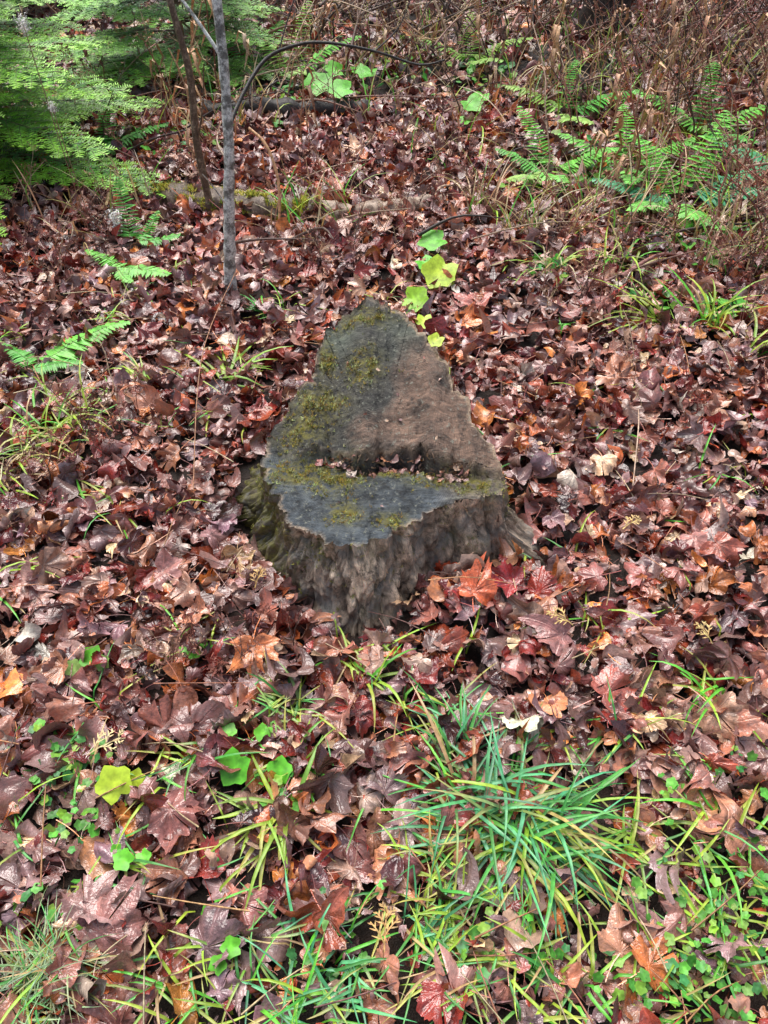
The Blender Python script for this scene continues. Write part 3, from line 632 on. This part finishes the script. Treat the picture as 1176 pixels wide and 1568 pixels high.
Mpale=mat_bark('pale_rotten_wood',(.20,.13,.09),(.46,.35,.26),.50)
log('mossy_log',[(-1.15,3.52,.0),(-.9,3.42,.015),(-.5,3.28,.025),(-.28,3.24,.012)],.062,Mb2,(0.02,.95,2600))
log('fallen_log',[(-.40,3.26,.02),(-.05,3.22,.035),(.12,3.26,.028),(.25,3.34,.015)],.040,Mpale)
log('fallen_log',[(-.92,4.30,.04),(-.5,4.30,.06),(-.08,4.42,.03)],.05,Mb3)
st=MB()
for _ in range(250):
    y=random.uniform(2.6,7.5) if random.random()<.35 else random.uniform(4.3,7.5); x=random.uniform(-1,1)*(.6+.42*y); a=random.gauss(0,.9); l=random.uniform(.15,.8)*(.5+y*.1); z=h1(x,y)+random.uniform(.04,.12)+(.3*random.random() if y>4.8 else 0)
    d=np.array([math.cos(a),math.sin(a)*.7,random.uniform(-.12,.35)]); p=np.array([x,y,z]); q=np.array([random.uniform(-.05,.05),random.uniform(-.05,.05),.03])
    tube(st,smooth_path([p-d*l/2,p+q,p+d*l/2],8),np.linspace(random.uniform(.003,.010),.002,8),jit(random.choice([(.12,.07,.055),(.05,.035,.03),(.44,.31,.22),(.25,.12,.09)]),.3),5)
for _ in range(170):
    y=random.uniform(.2,2.6); x=random.uniform(-1,1)*(.6+.42*y)
    if inpoly(np.array([x]),np.array([y]),POLY)[0]: continue
    a=random.uniform(0,PI); l=random.uniform(.04,.2); z=h1(x,y)+random.uniform(.045,.08); d=np.array([math.cos(a),math.sin(a),random.uniform(-.1,.1)])
    p=np.array([x,y,z]); tube(st,smooth_path([p-d*l/2,p+np.array([0,random.uniform(-.01,.01),.008]),p+d*l/2],6),np.linspace(.0018,.0009,6),jit(random.choice([(.42,.18,.1),(.55,.42,.25),(.16,.07,.06),(.46,.24,.11)]),.3),4)
st.build('fallen_twigs',M_stem)
# ------------------------------------------------------------------ dry weeds
def weed(mb,x,y,h,lean,az,col,r=.0018,tw=8,twl=.12,bits=6,bcol=None,hang=0):
    g0=h1(x,y); n=8
    e=np.array([math.cos(az),math.sin(az),0]); P=[np.array([x,y,g0])]
    for i in range(1,n):
        t=i/(n-1); P.append(np.array([x,y,g0])+e*lean*h*t*t+np.array([random.gauss(0,.012)*h,random.gauss(0,.012)*h,h*t*(1-.15*lean*t)]))
    P=np.array(P); tube(mb,P,np.linspace(r,r*.5,n),col,4)
    bv=[];
    for k6 in range(tw):
        t=random.uniform(.3,1); i=min(n-2,int(t*(n-1))); p=P[i]+(P[i+1]-P[i])*random.random(); a=random.uniform(0,2*PI); l=twl*random.uniform(.4,1)*(1.3-t)
        d=np.array([math.cos(a),math.sin(a),random.uniform(.3,1.2)])*l; q=p+d*.5+np.array([0,0,-.008]); q2=p+d
        tube(mb,[p,q,q2],[r*.5,r*.4,r*.25],col,3)
        for _ in range(bits):
            f=random.uniform(.2,1); c=p+(q2-p)*f; u=R.normal(0,1,3); u/=np.linalg.norm(u); w2=R.normal(0,1,3); s=random.uniform(.005,.012)
            w2/=np.linalg.norm(w2); bv.append((c,c+u*s*1.6,c+u*s+w2*s*.7))
    if bv:
        V=np.array(bv).reshape(-1,3); mb.add(V,np.arange(len(V)).reshape(-1,3),jit(bcol or col,.3))
    for _ in range(hang):
        t=random.uniform(.25,.95); i=int(t*(n-1)); p=P[i]; a=random.uniform(0,2*PI); l=random.uniform(.05,.13)
        ribbon(mb,[p,p+np.array([math.cos(a)*l*.4,math.sin(a)*l*.4,.01]),p+np.array([math.cos(a)*l*.6,math.sin(a)*l*.6,-l*.4]),p+np.array([math.cos(a+.5)*l*.5,math.sin(a+.5)*l*.5,-l])],[.003,.020,.016,.002],(math.cos(a),math.sin(a),.6),jit(bcol or col,.3),.4)
RB=(.27,.095,.068); DB=(.08,.05,.042); TN=(.54,.39,.25); MR=(.31,.12,.095)
wr=MB(); nw=0
while nw<300:
    y=random.uniform(2.6,6.5); lim=.22+.14*y; x=lim+random.random()**.7*(.35*y+.6)
    h=random.uniform(.25,.8)
    if y<3.3 : x=max(x,1.15+random.random()*.5); h*=.75
    dens=min(1,(x/y-.10)/.16)
    if random.random()>dens: continue
    nw+=1
    weed(wr,x,y,h,random.uniform(.1,.9),random.gauss(PI*.9,1.2),jit(random.choice([RB,TN,MR,DB,RB]),.3),random.uniform(.0024,.0050),9,.18,8,random.choice([RB,MR,DB,(.40,.21,.14)]))
wr.build('dead_weed_thicket',M_stem)
wb=MB()
for _ in range(250):
    y=random.uniform(3.9,7.6); x=random.uniform(-1,1)*(.6+.44*y)
    weed(wb,x,y,random.uniform(.15,.6),random.uniform(0,.9),random.uniform(0,6.3),jit(random.choice([RB,DB,DB,TN,TN,(.46,.28,.17)]),.3),random.uniform(.002,.0045),6,.15,4,random.choice([RB,TN,DB,(.46,.28,.17)]),random.choice([0,0,4]))
for _ in range(190):
    y=random.uniform(4.9,7.6); x=random.uniform(-1.2,3.0)
    weed(wb,x,y,random.uniform(.3,.9),random.uniform(.2,1.8),random.uniform(0,6.3),jit(random.choice([DB,DB,(.26,.16,.12),TN]),.3),random.uniform(.003,.008),8,.45,2,DB,1)
wb.build('dead_weed_thicket',M_stem)
wc=MB()
for (x,y,h,n) in ((-.84,1.68,.30,9),(-.9,1.6,.25,6),(-.80,1.75,.2,5),(-.42,.98,.16,6),(-.38,1.05,.12,5),(.85,2.0,.2,6),(-.10,2.25,.2,4),(.62,2.6,.3,7),(.75,2.5,.35,8),(1.0,2.9,.4,9),(-.25,2.7,.28,8),(-.05,2.9,.25,7),(.1,3.1,.3,8),(-1.3,2.7,.25,8),(-1.1,3.1,.3,9),(.45,3.3,.35,8),(-.2,3.4,.3,8),(1.25,2.25,.3,6),(.7,3.0,.4,8),(-.85,3.5,.35,9),(.3,3.7,.35,8),(-1.5,3.2,.3,8),(1.3,2.6,.35,10),(1.15,2.75,.4,10)):
    for _ in range(n): weed(wc,x+random.gauss(0,.07),y+random.gauss(0,.07),h*random.uniform(.5,1.1),random.uniform(.1,.9),random.uniform(0,6.3),jit(random.choice([RB,DB,MR,TN]),.3),.0019,6,.09,5,random.choice([RB,(.40,.22,.15)]))
wc.build('dead_weeds',M_stem)
wd=MB()
for (x,y,h,l,az,hg) in ((-.80,3.6,.55,.2,2.5,16),(-.95,4.2,.8,.3,.4,14),(.95,3.5,.55,.15,1.2,16),(1.05,3.45,.6,.2,.4,16),(1.55,4.4,.8,.3,1,14),(1.9,4.0,.8,.4,2.5,12),(-.5,4.4,.6,.5,.2,6),(.55,5.0,.7,.4,2,10),(.9,5.5,.8,.3,2,10),(1.3,4.9,.8,.2,2,14),(-.3,5.3,.8,.4,2,8),(2.1,3.5,.7,.3,2,10),(1.65,3.3,.6,.3,2,14),(1.4,4.2,.8,.3,2,16),(.8,4.4,.7,.3,.5,12)):
    weed(wd,x,y,h,l,az,(.46,.27,.15),.0045,3,.1,2,(.58,.34,.19),hg)
wd.build('dead_ferny_weeds',M_stem)
sk=MB()
tube(sk,smooth_path([(-.43,3.1,.03),(-.42,3.15,.2),(-.46,3.2,.33),(-.53,3.25,.38)],12),.006,(.65,.36,.18),5)
tube(sk,smooth_path([(-.5,1.5,.08),(-.53,1.95,.2),(-.49,2.4,.22)],12),.0016,(.45,.22,.12),4)
tube(sk,smooth_path([(.78,1.95,.02),(.72,1.75,.10),(.67,1.55,.05)],10),.002,(.6,.42,.3),4)
sk.build('dry_stalks',M_stem)
def fluff(x,y,z,s):
    mb=MB(); g0=h1(x,y)
    tube(mb,smooth_path([(x+.02,y+.03,g0),(x+.01,y+.01,(g0+z)*.5),(x,y,z)],8),.0018,(.3,.2,.12),4)
    for _ in range(420):
        u=R.normal(0,1,3);u/=np.linalg.norm(u); c=np.array([x,y,z])+R.normal(0,1,3)*s*np.array([.5,.5,.8]); w2=R.normal(0,.12,3)
        mb.add([c,c+u*s*.35,c+u*s*.3+w2*s],[(0,1,2)],(.9,.88,.84))
    mb.build('seed_head',M_stem)
fluff(-1.22,3.05,.78,.018); fluff(-1.20,3.05,.52,.013); fluff(-1.05,2.98,.14,.022)
# ------------------------------------------------------------------ fallen cedar sprigs
cs=MB()
def sprig(x,y,az,L0,col,lvl=0,z=None,mb=cs):
    z=h1(x,y)+.075 if z is None else z; p=np.array([x,y,z]); d=np.array([math.cos(az),math.sin(az),0]); n=7
    P=[p+d*L0*i/(n-1)+np.array([0,0,.01*math.sin(i*.5)]) for i in range(n)]; ribbon(mb,P,np.linspace(.0028,.0018,n),(0,0,1),jit(col,.15))
    for i in range(1,n-1):
        sg=1 if i%2 else -1
        a=az+sg*.7; l=L0*(.6 if lvl==0 else .4)*(1-i/n)+.004
        if lvl==0: sprig(P[i][0],P[i][1],a,l,col,1,P[i][2],mb)
        else: ribbon(mb,[P[i],P[i]+np.array([math.cos(a),math.sin(a),0])*l*.5,P[i]+np.array([math.cos(a),math.sin(a),.1])*l],[.0022,.0028,.001],(0,0,1),jit(col,.15))
for (x,y,a,l,c) in ((-.57,.74,.5,.075,(.66,.54,.26)),(.42,1.06,2.6,.06,(.6,.42,.15)),(.0,.40,1.5,.07,(.55,.34,.12)),(-.30,1.17,1.3,.05,(.5,.3,.1)),(.60,1.37,.5,.05,(.6,.42,.16)),(.72,1.02,2.0,.05,(.6,.42,.16))): sprig(x,y,a,l,c)
cs.build('fallen_cedar_sprigs',M_stem)
# ------------------------------------------------------------------ fir trees
Mneed=mat_green('fir_needles',.45,0)
def needles(mb,P,ln,sp,col,tipc):
    P=np.asarray(P); seg=np.linalg.norm(np.diff(P,axis=0),axis=1); cum=np.concatenate([[0],np.cumsum(seg)]); Lt=cum[-1]
    m=max(3,int(Lt/sp)); s=np.linspace(0,Lt,m); C=np.column_stack([np.interp(s,cum,P[:,k7]) for k7 in range(3)])
    D=np.gradient(C,axis=0); D/=np.linalg.norm(D,axis=1)[:,None]+1e-9; S=np.cross(D,(0,0,1)); S/=np.linalg.norm(S,axis=1)[:,None]+1e-9
    br0=random.uniform(.6,1.35)
    for sg in (-1,1):
        d=S*sg*.85+D*.5+np.array([0,0,1])*R.uniform(-.1,.35,(m,1)); d/=np.linalg.norm(d,axis=1)[:,None]
        l=ln*R.uniform(.75,1.1,(m,1))*np.clip((Lt-s)[:,None]/ln*.6+.5,.5,1); w=D*.0042
        V=np.stack([C-w,C+w,C+d*l+w*.3,C+d*l-w*.3],1).reshape(-1,3); F=np.arange(m*4).reshape(-1,4)
        t=(s/Lt)[:,None]; c=np.array(col)*(1-t)+np.array(tipc)*t; c=c*R.uniform(.7,1.3,(m,1))*br0; c4=np.zeros((m*4,4)); c4[:,:3]=np.repeat(c,4,axis=0); mb.add(V,F,c4)
def fir(x,y,Ht,Rd,col,tipc,z0=.12,per=6,dz=.11):
    e=empty('young_fir_tree'); mb=MB(); wd2=MB(); g0=h1(x,y)
    tube(wd2,[(x,y,g0-.03),(x+.01,y,g0+Ht*.5),(x,y,g0+Ht)],[.03,.018,.003],c0,8)
    z=z0; a0=0
    while z<Ht-.05:
        Lb0=Rd*(1-z/Ht)**.8+.05
        for b in range(per):
            a=a0+b*2*PI/per+random.uniform(-.3,.3); Lb=Lb0*random.uniform(.7,1.1); zz=z+random.uniform(-.04,.04)
            n=12; P=np.array([[x+math.cos(a)*Lb*t,y+math.sin(a)*Lb*t,g0+zz+Lb*(.12*t-.30*t*t+.12*t**3)] for t in np.linspace(0,1,n)])
            P[:,2]=np.maximum(P[:,2],g0+.03)
            tube(wd2,P,np.linspace(.005,.0015,n),c0,4); needles(mb,P[3:],.032,.009,col,tipc)
            nl=int(Lb/.07)
            for k8 in range(2,nl):
                t=k8/nl; i=t*(n-1); i0=int(i); p=P[i0]+(P[min(i0+1,n-1)]-P[i0])*(i-i0)
                for sg in (-1,1):
                    aa=a+sg*random.uniform(.65,1.0); l=min(.34,Lb*.5)*(1-t)**.7*random.uniform(.7,1.1)+.04
                    Q=np.array([[p[0]+math.cos(aa)*l*u,p[1]+math.sin(aa)*l*u,p[2]-.10*l*u*u+random.uniform(-.004,.004)] for u in (0,.33,.66,1)])
                    tube(wd2,Q,np.linspace(.002,.001,4),c0,3); needles(mb,Q,.030,.0095,col,tipc)
                    if l>.15:
                        for u in (.35,.65):
                            for s2 in (-1,1):
                                q=Q[0]+(Q[3]-Q[0])*u; a3=aa+s2*.8; l3=l*.45*(1.2-u)
                                needles(mb,[q,q+np.array([math.cos(a3)*l3,math.sin(a3)*l3,-.01])],.028,.010,tipc,tipc)
        z+=dz; a0+=.5
    wd2.build('trunk_and_twigs',Mb2,True,e); mb.build('needles',Mneed,False,e)
fir(-2.02,3.75,1.6,1.14,(.06,.26,.04),(.34,.70,.06),dz=.14,per=7)
fir(-1.15,5.0,1.2,.80,(.06,.26,.05),(.28,.60,.08),dz=.13,per=7)
fir(-2.5,6.3,2.0,.9,(.04,.14,.05),(.09,.28,.10),dz=.2,per=5)
# ------------------------------------------------------------------ light, camera
w=bpy.data.worlds.new('World'); bpy.context.scene.world=w; w.use_nodes=True; nt=w.node_tree
bg=nt.nodes['Background']; sky=nt.nodes.new('ShaderNodeTexSky'); sky.sky_type='NISHITA'; sky.sun_disc=False
SE,SA=math.radians(63),math.radians(-25)
sky.sun_elevation=SE; sky.sun_rotation=SA; sky.dust_density=4; sky.air_density=1.0
hs=nt.nodes.new('ShaderNodeHueSaturation'); hs.inputs['Saturation'].default_value=.72; hs.inputs['Value'].default_value=1.12
nt.links.new(sky.outputs[0],hs.inputs['Color']); nt.links.new(hs.outputs[0],bg.inputs[0]); bg.inputs[1].default_value=.15
sl=bpy.data.lights.new('sun','SUN'); sl.energy=3.7; sl.angle=math.radians(55); sl.color=(1,.97,.93)
so2=bpy.data.objects.new('sun',sl); bpy.context.scene.collection.objects.link(so2)
dv=Vector((math.sin(SA)*math.cos(SE),math.cos(SA)*math.cos(SE),math.sin(SE))); so2.rotation_euler=dv.to_track_quat('Z','Y').to_euler()
cam=bpy.data.cameras.new('camera'); co=bpy.data.objects.new('camera',cam); bpy.context.scene.collection.objects.link(co)
co.location=(0,0,1.5); co.rotation_euler=(math.radians(45),0,0)
cam.sensor_fit='VERTICAL'; cam.sensor_height=24; cam.lens=18.47; cam.clip_end=1000; cam.clip_start=.02
sc=bpy.context.scene; sc.camera=co
sc.view_settings.view_transform='Standard'; sc.view_settings.look='None'; sc.view_settings.exposure=0
